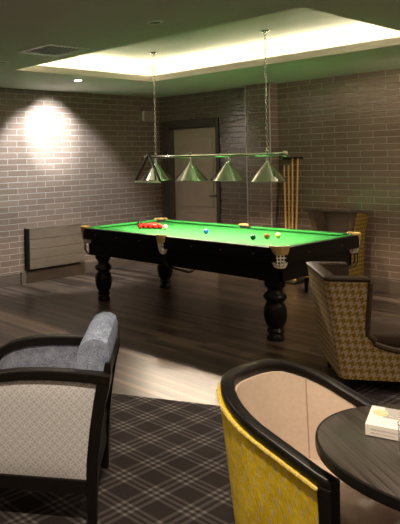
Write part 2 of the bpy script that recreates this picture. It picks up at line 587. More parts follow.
add_tube(bm, [(1.045, LY, 1.09), (1.045, LY - .05, 1.09), (1.03, LY - .055, 1.09), (.945, LY - .055, 1.085)], .009, 8)
tag(mk('door_handle', bm, 'black_metal', leaf, smooth=True), 'dark lever door handle')

# ------------------------------------------------------------------ things on walls and ceiling
r = thing('radiator_cover', 'brown wood slatted panel radiator cover low on the left wall', 'radiator cover', (.003, 0, 0))
bm = new()
nb = 4
for i in range(nb):
    h = (.745 - .20) / nb
    add_box(bm, .10, .122, -2.812, -1.825, .20 + i * h + .002, .20 + (i + 1) * h - .002)
mk('front_panel', bm, 'panel_wood', r, bevel=.003)
for y0_, y1_ in ((-2.81, -2.785), (-1.85, -1.827)):
    bm = new(); add_box(bm, 0, .10, y0_, y1_, .20, .745)
    mk('side_panel', bm, 'espresso', r)
bm = new(); add_box(bm, 0, .125, -2.815, -1.822, .745, .760)
mk('top_board', bm, 'panel_wood', r, bevel=.003)
bm = new(); add_box(bm, 0, .035, -2.90, -1.69, 0, .165)
tag(mk('plinth', bm, 'skirting', r, bevel=.003), 'dark plinth board on the floor')

s = thing('alarm_sounder', 'small brown box high on the left wall near the corner', 'alarm box', (0, -.32, 2.36))
bm = new(); add_box(bm, 0, .10, -.12, .13, -.085, .085)
mk('housing', bm, 'sensor', s, bevel=.012)
bm = new(); add_box(bm, 0, .085, -.165, -.121, -.08, .09)
tag(mk('end_cap', bm, 'sensor_light', s, bevel=.01), 'pale end cap')

v = thing('air_vent', 'square white framed air vent in the ceiling on the left', 'air vent', (2.645, -4.365, CEIL))
bm = new()
for k in range(2):
    w0, w1, z0, z1 = ((.20, .235, -.010, 0), (.185, .20, -.006, 0))[k]
    add_box(bm, -w1, -w0, -w1, w1, z0, z1); add_box(bm, w0, w1, -w1, w1, z0, z1)
    add_box(bm, -w0, w0, -w1, -w0, z0, z1); add_box(bm, -w0, w0, w0, w1, z0, z1)
mk('frame', bm, 'white_metal', v, bevel=.002)
bm = new(); add_box(bm, -.185, .185, -.185, .185, -.003, 0)
back = mk('grille', bm, 'vent_dark', v)
bm = new()
for i in range(9):
    y = -.165 + i * .04
    add_taper(bm, (0, y, -.010), (.36, .008), (0, y + .012, -.003), (.36, .008))
mk('louvres', bm, 'white_metal', back)

def downlight(name, label, x, y, lit, grp='ceiling downlights'):
    d = thing(name, label, 'downlight', (x, y, CEIL), 0, grp)
    bm = new(); add_lathe(bm, [(.040, -.001), (.062, -.001), (.062, -.006), (.044, -.009), (.040, -.004)], 24, closed=True)
    mk('trim_ring', bm, 'white_metal', d, smooth=True)
    bm = new(); add_lathe(bm, [(.0405, -.005), (.0405, -.001)], 20)
    mk('lens', bm, 'lens' if lit else 'dark_lens', d)
    return d
d = downlight('downlight', 'lit downlight in the ceiling between the tray and the left wall', 1.127, -2.747, True)
def spot(parent, loc, target, power, size, blend, rad=.03, col=WARM):
    L = bpy.data.lights.new('spot_lamp', 'SPOT')
    L.energy = power; L.color = col; L.spot_size = math.radians(size); L.spot_blend = blend; L.shadow_soft_size = rad
    o = bpy.data.objects.new('spot_lamp', L); COL.objects.link(o)
    o.parent = parent
    o.location = loc
    dv = Vector(target) - (parent.location + Vector(loc))
    o.rotation_euler = dv.to_track_quat('-Z', 'Y').to_euler()
    return o
spot(d, (0, 0, -.03), (0, -2.33, 2.10), WALL_SPOT * .75, 46, .8, col=(.84, .92, 1.0))
spot(d, (0, 0, -.03), (0, -2.36, 1.32), WALL_SPOT * .50, 84, .45, col=(.84, .92, 1.0))
downlight('downlight', 'unlit dark downlight in the ceiling in front of the tray', 3.959, -4.457, False)
downlight('downlight', 'unlit dark downlight in the ceiling near the air vent at left', 1.85, -4.37, False)
for i, (x, y, p) in enumerate(FILL_SPOTS):
    d = downlight('downlight', 'fill downlight added for brightness, outside the picture', x, y, True, 'added fill downlights')
    spot(d, (0, 0, -.03), (3.4, 0, 1.3) if y > -1 else (x, y, 0), p, 130, .8, rad=.05, col=(1, .82, .62))

for gx, gy, gp in FILL_GLOBES:
    gl = thing('fill_globe', 'glowing globe added as fill light, outside the picture', 'pendant lamp', (gx, gy, CEIL), 0, 'added fill globes')
    bm = new(); add_lathe(bm, [(.05, 0), (.05, -.02), (.006, -.03), (.006, -.55), (.03, -.56)], 16)
    mk('stem', bm, 'black_metal', gl, smooth=True)
    bm = new(); bmesh.ops.create_uvsphere(bm, u_segments=24, v_segments=12, radius=.15)
    o = mk('globe', bm, emitter('fill_globe_glow', (1, .78, .56), gp), gl, smooth='all'); o.location = (0, 0, -.70)

# ------------------------------------------------------------------ carpet
bm = new()
def cy(x): return -4.851 + (x - 3.775) * .590
poly = [(.05, -9.5), (9.5, -9.5), (9.5, -2.75), (5.3, -2.75), (4.70, -3.35), (4.60, cy(4.60)), (.05, cy(.05))]
for z in (.001, .008):
    pass
lo = [bm.verts.new((x, y, .001)) for x, y in poly]; hi = [bm.verts.new((x, y, .008)) for x, y in poly]
bm.faces.new(hi); bm.faces.new(list(reversed(lo)))
for i in range(len(poly)):
    j = (i + 1) % len(poly); bm.faces.new((lo[i], lo[j], hi[j], hi[i]))
tag(mk('carpet', bm, 'tartan'), 'dark charcoal tartan carpet under the armchairs in the foreground', 'carpet')

# ------------------------------------------------------------------ snooker table
AX0, AX1, AY0, AY1 = 1.30, 4.015, -2.945, -1.48
TXC, TYC = (AX0 + AX1) / 2, (AY0 + AY1) / 2
RT, BED = .87, .838
tb = thing('snooker_table', 'large black snooker table with bright green cloth under the hanging lights', 'snooker table', (TXC, TYC, 0))
hx, hy = (AX1 - AX0) / 2, (AY1 - AY0) / 2
RW = .045
bm = new()   # rail block ring with the corners cut for the pockets
CH = .085
outer = [(-hx + CH, -hy), (hx - CH, -hy), (hx, -hy + CH), (hx, hy - CH), (hx - CH, hy), (-hx + CH, hy), (-hx, hy - CH), (-hx, -hy + CH)]
ia, ib = hx - RW, hy - RW
inner = [(-ia + CH * .8, -ib), (ia - CH * .8, -ib), (ia, -ib + CH * .8), (ia, ib - CH * .8), (ia - CH * .8, ib), (-ia + CH * .8, ib), (-ia, ib - CH * .8), (-ia, -ib + CH * .8)]
add_rings(bm, [[V(x, y, z) for x, y in o_] for o_, z in ((outer, .74), (outer, RT), (inner, RT), (inner, .74), (outer, .74))], cap=False)
bmesh.ops.remove_doubles(bm, verts=bm.verts, dist=1e-5)
mk('rail', bm, 'black_wood', tb, bevel=.006)
bm = new()
ci = .085
for (x0, x1, y0, y1) in ((-hx + ci, hx - ci, -hy + ci, -hy + ci + .05), (-hx + ci, hx - ci, hy - ci - .05, hy - ci), (-hx + ci, -hx + ci + .05, -hy + ci, hy - ci), (hx - ci - .05, hx - ci, -hy + ci, hy - ci)):
    add_box(bm, x0, x1, y0, y1, .55, .76)
mk('cabinet', bm, 'black_wood', tb, bevel=.006)
bm = new(); add_box(bm, -hx + RW, hx - RW, -hy + RW, hy - RW, .76, BED)
mk('cloth_bed', bm, 'cloth', tb)
PR = .060
def cushion(p0, p1, inward):
    """long cushion with mitred ends, section slopes down to a nose"""
    bm = new()
    p0, p1, n = Vector(p0), Vector(p1), Vector(inward)
    t = (p1 - p0).normalized()
    prof = [(0, BED), (0, RT + .001), (.030, RT + .001), (.052, RT - .006), (.052, RT - .016), (.038, BED)]
    rings = []
    for p, sg in ((p0, 1), (p1, -1)):
        rings.append([p + n * a + t * (sg * a * .8) + V(0, 0, z) for a, z in prof])
    add_rings(bm, rings)
    mk('cushion', bm, 'cloth', tb, bevel=.003)
g = .085
ix, iy = hx - RW, hy - RW
for sy in (-1, 1):
    cushion((-ix + g, sy * iy, 0), (-.075, sy * iy, 0), (0, -sy, 0))
    cushion((.075, sy * iy, 0), (ix - g, sy * iy, 0), (0, -sy, 0))
for sx in (-1, 1):
    cushion((sx * ix, -iy + g, 0), (sx * ix, iy - g, 0), (-sx, 0, 0))
legprof = [(.072, 0), (.076, .012), (.072, .04), (.060, .055), (.058, .066), (.074, .075), (.078, .088), (.070, .10), (.063, .112),
           (.080, .14), (.094, .18), (.101, .23), (.100, .28), (.090, .318), (.084, .330), (.070, .345), (.078, .36), (.098, .378), (.104, .395), (.098, .415),
           (.078, .432), (.064, .45), (.064, .465), (.078, .485), (.090, .50), (.094, .512), (.094, .56)]
for sx, sy in ((-1, -1), (-1, 1), (1, -1), (1, 1)):
    bm = new(); add_lathe(bm, legprof, 28)
    o = mk('leg', bm, 'black_wood', tb, smooth=True)
    o.location = (sx * (hx - .215) + .012, sy * (hy - .185), 0)
    bm = new(); add_box(bm, -.105, .105, -.105, .105, .545, .75)
    mk('leg_block', bm, 'black_wood', o, bevel=.006)
# pockets
def pocket(px, py, ang, corner):
    """px,py on the rail line, ang = outward direction"""
    out = V(math.cos(ang), math.sin(ang), 0); side = V(-out.y, out.x, 0)
    half = math.radians(100 if corner else 80)
    R = .086 if corner else .066
    ctr = V(px, py, 0)
    bm = new()
    n = 14
    rings = []
    for i in range(n + 1):
        a = -half + 2 * half * i / n
        dr = out * math.cos(a) + side * math.sin(a)
        rings.append([ctr + dr * R + V(0, 0, RT + .016), ctr + dr * (R + .004) + V(0, 0, RT + .006),
                      ctr + dr * (R - .006) + V(0, 0, RT - .062), ctr + dr * (R - .016) + V(0, 0, RT - .06), ctr + dr * (R - .014) + V(0, 0, RT + .016)])
    add_rings(bm, rings)
    pl = mk('pocket_plate', bm, 'tan_leather', tb, smooth=True)
    bm = new()
    rows = []
    for (r_, z_) in ((R - .020, RT - .060), (R - .020, RT - .09), (R - .024, RT - .120), (R - .032, RT - .150), (R - .044, RT - .175), (.008, RT - .185)):
        rows.append([ctr + V(r_ * math.cos(2 * PI * i / 14) , r_ * math.sin(2 * PI * i / 14), z_) for i in range(14)])
    add_rings(bm, rows, False)
    ne = mk('pocket_net', bm, 'net', pl, recalc=True)
    md = ne.modifiers.new('net', 'WIREFRAME'); md.thickness = .019; md.use_replace = True; md.use_even_offset = False
    bm = new()   # dark mouth of the pocket on the bed
    add_lathe(bm, [(R - .022, BED + .001), (R - .022, BED + .004)], 20, (px, py, 0))
    mk('pocket_mouth', bm, 'black_metal', pl)
    return pl
for sx in (-1, 1):
    for sy in (-1, 1):
        pocket(sx * (hx - .082), sy * (hy - .082), math.atan2(sy, sx), True)
for sy in (-1, 1):
    pocket(-.045, sy * (hy - .030), sy * PI / 2, False)
# ball runners under the middle pocket and the end pockets
for (x, y, dx, dy) in ((-.045, -hy + .06, .34, .03), (-hx + .05, -hy + .06, .10, .24), (hx - .05, hy - .06, -.10, -.20)):
    bm = new()
    L_ = math.hypot(dx, dy); nx, ny = -dy / L_ * .022, dx / L_ * .022
    for sgn in (-1, 1):
        add_tube(bm, [(x + sgn * nx, y + sgn * ny, .69), (x + sgn * nx, y + sgn * ny, .60), (x + sgn * nx + dx * .15, y + sgn * ny + dy * .15, .545),
                      (x + dx * .9 + sgn * nx, y + dy * .9 + sgn * ny, .515), (x + dx + sgn * nx, y + dy + sgn * ny, .545)], .006, 6)
    mk('ball_runner', bm, 'black_metal', tb, smooth=True)
def bolt(x, y, face):
    bm = new(); add_lathe(bm, [(.006, 0), (.0045, .003)], 10)
    for v_ in bm.verts:
        a, c, h = v_.co
        v_.co = V(a, face * h, c) if abs(face) == 1 else V(h, a, c)
    o = mk('bolt_cover', bm, 'brass', tb); o.location = (x, y, .80)
for k in range(7):
    x = -hx + .30 + k * (2 * hx - .6) / 6
    if abs(x) < .12: continue
    bolt(x, -hy, -1)
for y in (-.3, .3): bolt(hx, y, 2)

# balls
BR = .0285
def ball(x, y, colr, label, group=None):
    bm = new(); bmesh.ops.create_uvsphere(bm, u_segments=20, v_segments=12, radius=BR)
    o = mk('snooker_ball', bm, 'ball_' + colr, smooth='all')
    o.location = (x, y, BED + BR + .0015)
    return tag(o, label, 'snooker ball', group)
first = None
k = .061
for row in range(5):
    for j in range(row + 1):
        x = 1.965 - row * k * .9
        y = TYC - .01 + (j - row / 2) * k
        if first is None:
            first = ball(x, y, 'red', 'x', 'red balls racked on the green cloth'); o = first
        else:
            o = first.copy(); COL.objects.link(o); o.location = (x, y, BED + BR + .0015)
        if row == 0: lab = 'red snooker ball at the point of the triangle, beside the pale pink one'
        elif row == 4 and j == 0: lab = 'red snooker ball at the near left corner of the triangle'
        elif row == 4 and j == 4: lab = 'red snooker ball at the far left corner of the triangle'
        elif j == 0: lab = 'red snooker ball along the near side of the triangle'
        elif j == row: lab = 'red snooker ball along the far side of the triangle'
        elif row == 4: lab = 'red snooker ball along the left side of the triangle'
        else: lab = 'red snooker ball enclosed inside the triangle'
        o['label'] = lab
ball(2.040, TYC - .01, 'pink', 'pale pink snooker ball touching the right end of the red triangle')
ball(1.50, -2.10, 'black', 'black snooker ball behind the left end of the red triangle')
ball(2.673, -2.274, 'blue', 'blue snooker ball alone near the middle of the green table')
ball(3.348, -2.395, 'green', 'dark green snooker ball, leftmost of the line of three balls')
ball(3.403, -2.234, 'brown', 'brown snooker ball in the middle of the line of three balls')
ball(3.437, -2.090, 'yellow', 'pale yellow snooker ball, rightmost of the line of three balls')

# ------------------------------------------------------------------ table light
LZ, LY_ = 1.70, -2.20
fx = thing('billiard_light', 'long chrome bar with four cone lamp shades hanging on chains over snooker table', 'table light', (2.66, LY_, LZ))
bm = new(); add_tube(bm, [(-.90, 0, 0), (.93, 0, 0)], .020, 14)
mk('bar', bm, 'chrome', fx, smooth=True)
for sx in (-1, 1):
    bm = new(); bmesh.ops.create_uvsphere(bm, u_segments=16, v_segments=10, radius=.034)
    o = mk('end_knob', bm, 'chrome', fx, smooth='all'); o.location = (.945 if sx > 0 else -.915, 0, 0)
SX = [-.765, -.24, .265, .748]
for i, x in enumerate(SX):
    bm = new()
    add_lathe(bm, [(.188, -.278), (.190, -.271), (.038, -.098), (.024, -.080), (.018, -.062), (.018, -.01), (.014, -.01), (.014, -.062), (.032, -.098), (.184, -.278)], 40, closed=True)
    sh = mk('lamp_shade', bm, 'chrome', fx, smooth=True); sh.location = (x, 0, 0)
    bm = new(); add_lathe(bm, [(.180, -.2765), (.1815, -.274), (.034, -.107), (.031, -.107)], 40, closed=True)
    tag(mk('shade_lining', bm, 'enamel', sh, smooth=True), 'white shade lining')
    bm = new(); bmesh.ops.create_uvsphere(bm, u_segments=12, v_segments=8, radius=.026)
    o = mk('bulb', bm, 'bulb', sh, smooth='all'); o.location = (0, 0, -.205)
    bm = new(); add_lathe(bm, [(.012, -.18), (.012, -.105)], 12)
    mk('bulb_holder', bm, 'black_metal', sh)
    bm = new(); add_lathe(bm, [(.012, .010), (.020, .018), (.022, .032), (.014, .040), (.010, .052), (.0, .055)], 14)
    o = mk('finial', bm, 'chrome', fx, smooth=True); o.location = (x, 0, 0)
def link(bm, c, ang, L=.042, W=.022, r=.0032):
    pts = []
    for i in range(12):
        t = 2 * PI * i / 12
        a = math.cos(t) * W / 2; h = math.sin(t) * L / 2
        pts.append(V(c[0] + a * math.cos(ang), c[1] + a * math.sin(ang), c[2] + h))
    pts.append(pts[0]); pts.append(pts[1])
    add_tube(bm, pts, r, 5, False)
for x in (SX[0], SX[3]):
    bm = new()
    z = .07; i = 0
    while z < TZ - LZ - .03:
        link(bm, (x, 0, z), (i % 2) * PI / 2 + .3); z += .034; i += 1
    ch = mk('chain', bm, 'chrome', fx, smooth='all')
    bm = new(); add_lathe(bm, [(.048, 0), (.048, -.006), (.030, -.016), (.012, -.022), (.006, -.03)], 20)
    o = mk('ceiling_rose', bm, 'chrome', ch, smooth=True); o.location = (x, 0, TZ - LZ)

# triangle rack hung over the left end of the bar, leaning on the first shade
tr = thing('ball_triangle', 'black ball triangle hanging on left end of the lamp bar', 'ball triangle', (1.705, LY_, LZ))
pts = [V(.088, -.016, .038), V(.075, -.245, -.288), V(.475, -.245, -.288)]
def bar3(bm, a, c, r, w_=.014):
    d = (c - a).normalized()
    n = V(0, 1, 0); m = d.cross(n).normalized(); n = m.cross(d)
    add_rings(bm, [[p + n * u * w_ + m * w * r for u, w in ((-1, -1), (1, -1), (1, 1), (-1, 1))] for p in (a, c)])
for q_ in (1, 2):
    bm = new(); bar3(bm, pts[0], pts[q_], .008)
    mk('side_bar', bm, 'black_wood', tr, bevel=.003)
bm = new(); bar3(bm, pts[1], pts[2], .010)
tag(mk('base_bar', bm, 'white_metal', tr, bevel=.003), 'bottom bar coloured pale as if lit by the lamps')  # pale colour stands for lamplight on the black triangle's underside

# ------------------------------------------------------------------ cues
ck = thing('cue_rack', 'dark wall rack holding the cues beside the brick pier', 'cue rack', (2.40, -.003, 0))
bm = new(); add_box(bm, -.14, .13, -.045, 0, 1.632, 1.664)
for x in (-.115, -.05, .012, .09):
    add_box(bm, x - .018, x - .010, -.085, -.045, 1.640, 1.656); add_box(bm, x + .010, x + .018, -.085, -.045, 1.640, 1.656)
mk('top_clip', bm, 'black_metal', ck, bevel=.003)
bm = new(); add_box(bm, -.16, .18, -.36, -.025, .001, .030)
mk('floor_base', bm, 'black_wood', ck, bevel=.005)
cues = [((2.283, -.066, 1.565), (2.405, -.25, .031), 'pale wooden cue, leftmost and shorter of the four in the rack'),
        ((2.347, -.066, 1.565), (2.440, -.24, .031), 'pale wooden cue, second from the left in the rack'),
        ((2.410, -.066, 1.652), (2.480, -.25, .031), 'pale wooden cue, third from the left in the rack'),
        ((2.489, -.066, 1.652), (2.535, -.28, .031), 'pale wooden cue, rightmost of the four in the rack')]
for t_, b_, lab in cues:
    c = thing('cue', lab, 'cue', b_, 0, 'cues in the wall rack')
    d = Vector(t_) - Vector(b_)
    bm = new(); add_tube(bm, [d * .28, d * .992], [.0135, .009], 10); mk('shaft', bm, 'cue_shaft', c, smooth=True)
    bm = new(); add_tube(bm, [d * 0.003, d * .28], [.0165, .0135], 10); mk('butt', bm, 'cue_butt', c, smooth=True)
    bm = new(); add_tube(bm, [d * .992, d], [.0062, .0055], 8); tag(mk('tip', bm, 'black_metal', c), 'dark cue tip')

# ------------------------------------------------------------------ upholstered shells
def upath(hw, yb, yf, r, ns=5, nc=8, nb=6):
    """open U in plan, right front -> back -> left front: (x, y, nx, ny, s)"""
    P = []
    for i in range(ns + 1):
        t = i / ns
        P.append((hw, yf + (yb + r - yf) * t, 1, 0))
    for i in range(1, nc + 1):
        a = -PI / 2 * i / nc
        P.append((hw - r + r * math.cos(a), yb + r + r * math.sin(a), math.cos(a), math.sin(a)))
    for i in range(1, nb):
        P.append((hw - r - 2 * (hw - r) * i / nb, yb, 0, -1))
    Q = [(-x, y, -nx, ny) for x, y, nx, ny in reversed(P[:ns + nc + 1])]
    P += Q
    s = [0.0]
    for p, q_ in zip(P[:-1], P[1:]): s.append(s[-1] + math.hypot(q_[0] - p[0], q_[1] - p[1]))
    m = s[-1] / 2
    return [(p[0], p[1], p[2], p[3], sv - m) for p, sv in zip(P, s)]

def shell(bm, levels, off0, off1, r, lift=0.0, **kw):
    """levels: (z or f(y), half width, y back, y front)"""
    O, I, U = [], [], []
    for k_, (z, hw, yb, yf) in enumerate(levels):
        path = upath(hw, yb, yf, r, **kw)
        zz = [(z(x, y) if callable(z) else z) + (lift if k_ == len(levels) - 1 else 0) for x, y, *_ in path]
        O.append([V(x + nx * off0, y + ny * off0, zv) for (x, y, nx, ny, s_), zv in zip(path, zz)])
        o1 = off1[k_] if isinstance(off1, list) else off1
        I.append([V(x + nx * o1, y + ny * o1, zv) for (x, y, nx, ny, s_), zv in zip(path, zz)])
        U.append([(s_, zv) for (x, y, nx, ny, s_), zv in zip(path, zz)])
    thick_sheet(bm, O, I, U)

def cushion_box(bm, x0, x1, y0, y1, z0, z1, crown=.02, n=8):
    """soft cushion: a box whose top is crowned"""
    rows = []
    for i in range(n + 1):
        row = []
        for j in range(n + 1):
            u, w = i / n, j / n
            h = z1 + crown * (1 - (2 * u - 1) ** 4) * (1 - (2 * w - 1) ** 4) - crown
            row.append(V(x0 + (x1 - x0) * w, y0 + (y1 - y0) * u, h))
        rows.append(row)
    top = [[bm.verts.new(p) for p in r_] for r_ in rows]
    bot = [[bm.verts.new((p.x, p.y, z0)) for p in r_] for r_ in rows]
    for i in range(n):
        for j in range(n):
            bm.faces.new((top[i][j], top[i][j + 1], top[i + 1][j + 1], top[i + 1][j]))
            bm.faces.new((bot[i][j], bot[i + 1][j], bot[i + 1][j + 1], bot[i][j + 1]))
    for i in range(n):
        bm.faces.new((top[0][i], bot[0][i], bot[0][i + 1], top[0][i + 1])); bm.faces.new((top[n][i + 1], bot[n][i + 1], bot[n][i], top[n][i]))
        bm.faces.new((top[i + 1][0], bot[i + 1][0], bot[i][0], top[i][0])); bm.faces.new((top[i][n], bot[i][n], bot[i + 1][n], top[i + 1][n]))

def seat_poly(bm, hw, yb, yf, r, z0, z1, crown=.02, rr=.03):
    """seat cushion following a U plan with rounded top"""
    path = [(x, y) for x, y, *_ in upath(hw, yb, yf, r, 5, 6, 4)]
    front = [(-hw + 2 * hw * i / 6, yf) for i in range(1, 6)]
    pts = path + front
    cx = 0; cy_ = (yb + yf) / 2
    rings = []
    for f, z in ((1, z0), (1, z1 - rr), (.985, z1 - rr * .4), (.94, z1), (.6, z1 + crown * .8), (.2, z1 + crown)):
        rings.append([V(cx + (x - cx) * f, cy_ + (y - cy_) * f, z) for x, y in pts])
    add_rings(bm, rings)

# ---- yellow tub chair
yc = thing('tub_chair', 'yellow tub chair with black wood rim and beige leather inside, by the round table', 'armchair', (5.815, -5.737, .009), -PI / 2)
def ytop(x, y): return min(.765, .592 + (.26 - y) * .34) if y < .26 else .592
HW, YB, YF, RR = .330, -.285, .232, .29
def ylev(v_):
    hw = HW - .045 * (1 - v_) ** 1.0; yb = YB + .035 * (1 - v_)
    return (lambda x, y: .20 + (ytop(x, y) - .20) * v_, hw, yb, YF)
bm = new(); shell(bm, [ylev(i / 8) for i in range(9)], 0, -.022, RR)
mk('outer_cover', bm, 'yellow', yc, smooth=True)
bm = new()
def ylin(f):
    vb = .30
    v_ = vb + (1 - vb) * f
    z_, hw, yb, yf = ylev(v_)
    return (z_ if f < 1 else (lambda x, y: ytop(x, y) + .004), hw, yb, yf - .012)
YOFF = [-.066 - .085 * (1 - i / 8) for i in range(9)]
shell(bm, [ylin(i / 8) for i in range(9)], -.0225, YOFF, RR)
ln = mk('inner_lining', bm, 'beige', yc, smooth=True)
P = upath(HW, YB, YF + .048, RR)
pts = [V(x, y, ytop(x, y)) for x, y, nx, ny, s_ in P]; nr = [V(nx, ny, 0) for x, y, nx, ny, s_ in P]
bm = new(); add_sweep(bm, pts, nr, rrect(-.060, -.006, .002, .046, .016, 4))
mk('rim', bm, 'black_wood', yc, smooth=True)
bm = new()
dens = []
for a, c in zip(range(len(pts) - 1), range(1, len(pts))):
    for t in range(4): dens.append((pts[a].lerp(pts[c], t / 4)) + nr[a].lerp(nr[c], t / 4) * .004)
dens.append(pts[-1] + nr[-1] * .004)
dens = dens[3:-3]
add_tube(bm, dens, [.0075 if i % 2 else .0055 for i in range(len(dens))], 6)
tag(mk('nail_trim', bm, 'yellow_piping', yc), 'gold nailed piping under the rim')
for sgn in (-1, 1):
    bm = new()
    add_taper(bm, (sgn * .298, .262, 0), (.040, .040), (sgn * .298, .256, .610), (.062, .048))
    mk('front_post', bm, 'black_wood', yc, bevel=.005)
    bm = new(); add_taper(bm, (sgn * .19, -.215, 0), (.035, .035), (sgn * .17, -.17, .20), (.05, .05))
    mk('back_leg', bm, 'black_wood', yc, bevel=.003)
bm = new(); seat_poly(bm, HW - .14, YB + .15, .262, .09, .33, .445)
mk('seat', bm, 'beige', yc, smooth='all')
bm = new(); add_box(bm, -.262, .262, .225, .26, .20, .335); add_box(bm, -.24, .24, -.12, .225, .18, .33)
mk('seat_frame', bm, 'yellow', yc)
def yin(idx, f):
    z_, hw, yb, yf = ylin(f)
    x, y, nx, ny, s_ = upath(hw, yb, yf, RR)[idx]
    oo = .0662 + .085 * (1 - f)
    return V(x - nx * oo, y - ny * oo, z_(x, y))
for a_ in (8, 24):
    bm = new(); add_tube(bm, [yin(a_, t / 8) for t in range(9)], .0028, 6)
    tag(mk('seam', bm, 'beige_seam', ln), 'stitched upright seam of the lining')

# ---- houndstooth tub chair
hc = thing('tub_chair', 'houndstooth covered tub chair with dark leather inside seen from behind', 'armchair', (4.895, -3.20, .009), math.radians(-50))
# local: +y faces the sitter's front; back plane at y=-.30
def hlev(z):
    z = z - .02 if z < .5 else z
    f = max(0, (z - .10) / .70)
    hw = .315 + .035 * f; yb = -.30 - .095 * f
    z0_ = z; z = z + .02 if z < .5 else z
    if z <= .325: yf = .33
    elif z <= .335: yf = .06
    elif z <= .355: yf = -.02
    elif z <= .40: yf = -.085
    elif z <= .48: yf = -.128
    else: yf = -.128 + .02 * (z - .48) / .3
    return (z0_, hw, yb, yf)
hz = [.12, .18, .24, .30, .325, .333, .352, .375, .40, .44, .48, .56, .64, .72, .785]
bm = new(); shell(bm, [hlev(z) for z in hz], 0, -.018, .055, ns=6, nc=6, nb=6)
mk('outer_cover', bm, 'hound', hc, smooth=True)
bm = new()
def hin(z):
    z_, hw, yb, yf = hlev(z); return (z_, hw, yb, yf + .014)
shell(bm, [hin(z) for z in hz[2:]] + [(.803, .352, -.397, -.10)], -.0185, -.085, .055, ns=6, nc=6, nb=6)
mk('inner_lining', bm, 'brown_leather', hc, smooth=True)
bm = new()
P = upath(.352, -.397, -.105, .055, 6, 6, 6)
top = [V(x, y, .790) for x, y, *_ in P]; tn = [V(nx, ny, 0) for x, y, nx, ny, s_ in P]
add_sweep(bm, top, tn, rrect(-.088, .006, 0, .028, .012, 3))
mk('top_roll', bm, 'brown_leather', hc, smooth=True)
bm = new()
for sgn in (-1, 1):
    edge = []
    for z in [.785, .72, .64, .56, .48, .44, .40, .375, .352, .333]:
        _, hw, yb, yf = hlev(z); edge.append(V(sgn * (hw - .006), yf + .006, _))
    edge += [V(sgn * (hlev(.32)[1] - .006), .20, .308), V(sgn * (hlev(.32)[1] - .006), .335, .308)]
    add_tube(bm, edge, .020, 8)
mk('edge_trim', bm, 'brown_leather', hc, smooth=True)
bm = new(); seat_poly(bm, .235, -.26, .335, .05, .24, .41, .03)
mk('seat', bm, 'brown_leather', hc, smooth='all')
bm = new(); add_box(bm, -.30, .30, -.26, .33, .10, .245)
mk('seat_frame', bm, 'hound', hc, bevel=.008)
for sx in (-1, 1):
    for y in (-.25, .27):
        bm = new(); add_taper(bm, (sx * .265, y, 0.0), (.030, .030), (sx * .26, y, .10), (.05, .05))
        o = mk('leg', bm, 'espresso', hc, bevel=.003)

# ---- wing armchair by the back wall
wc = thing('wing_armchair', 'dark brown leather wing armchair with yellow patterned sides against back wall', 'armchair', (3.135, -.46, 0), PI)
def wlev(z):
    f = max(0, (z - .20) / .75)
    hw = .240 + .032 * f + .045 * max(0, (z - .62) / .33) ** 2; yb = -.335 - .02 * f
    if z <= .56: yf = .28
    elif z <= .60: yf = .16
    elif z <= .66: yf = -.04
    else: yf = -.06 + .05 * (z - .66) / .3
    return (z, hw, yb, yf)
wz = [.20, .32, .44, .56, .598, .655, .72, .79, .86, .92, .95]
def wtop(x, y): return .945 + .03 * min(1, max(0, (y + .30) / .2))
L1 = [wlev(z) for z in wz[:-1]] + [(wtop,) + wlev(.95)[1:]]
bm = new(); shell(bm, L1, 0, -.015, .05, ns=6, nc=5, nb=6)
mk('outer_cover', bm, 'wing_cloth', wc, smooth=True)
bm = new()
L2 = [(z, a, c, d_ + .012) for z, a, c, d_ in [wlev(z) for z in wz[1:-1]]] + [((lambda x, y: wtop(x, y) + .012),) + (wlev(.95)[1], wlev(.95)[2], wlev(.95)[3] + .012)]
shell(bm, L2, -.0155, -.075, .05, ns=6, nc=5, nb=6)
mk('inner_lining', bm, 'brown_leather', wc, smooth=True)
bm = new()
P = upath(wlev(.95)[1], wlev(.95)[2], wlev(.95)[3] + .014, .05, 6, 5, 6)
add_sweep(bm, [V(x, y, wtop(x, y)) for x, y, *_ in P], [V(nx, ny, 0) for x, y, nx, ny, s_ in P], rrect(-.078, .006, 0, .022, .010, 3))
mk('top_roll', bm, 'brown_leather', wc, smooth=True)
bm = new(); seat_poly(bm, .185, -.255, .28, .04, .30, .43, .02)
mk('seat', bm, 'brown_leather', wc, smooth='all')
bm = new(); add_box(bm, -.235, .235, -.30, .275, .19, .305)
mk('seat_frame', bm, 'wing_cloth', wc, bevel=.006)
for sx in (-1, 1):
    for y in (-.28, .22):
        bm = new(); add_taper(bm, (sx * .215, y + (.0 if y > 0 else -.03), 0), (.028, .028), (sx * .205, y, .195), (.045, .045))
        mk('leg', bm, 'espresso', wc, bevel=.003)

# ------------------------------------------------------------------ round table with box and glass
rtb = thing('round_table', 'round cafe table with dark striped top at the lower right', 'table', (6.355, -5.765, .009))
bm = new(); add_lathe(bm, [(.0, .700), (.400, .700), (.408, .705), (.408, .7285), (.404, .731), (.0, .731)], 72)
mk('table_top', bm, 'striped_top', rtb, smooth=True)
bm = new(); add_lathe(bm, [(.4085, .692), (.416, .696), (.418, .712), (.416, .727), (.4085, .7295)], 72, closed=True)
tag(mk('edge_band', bm, 'black_wood', rtb, smooth=True), 'black edge band')
bm = new(); add_lathe(bm, [(.23, 0), (.23, .012), (.06, .03), (.035, .06), (.035, .66), (.09, .70)], 32)
mk('pedestal', bm, 'black_metal', rtb, smooth=True)

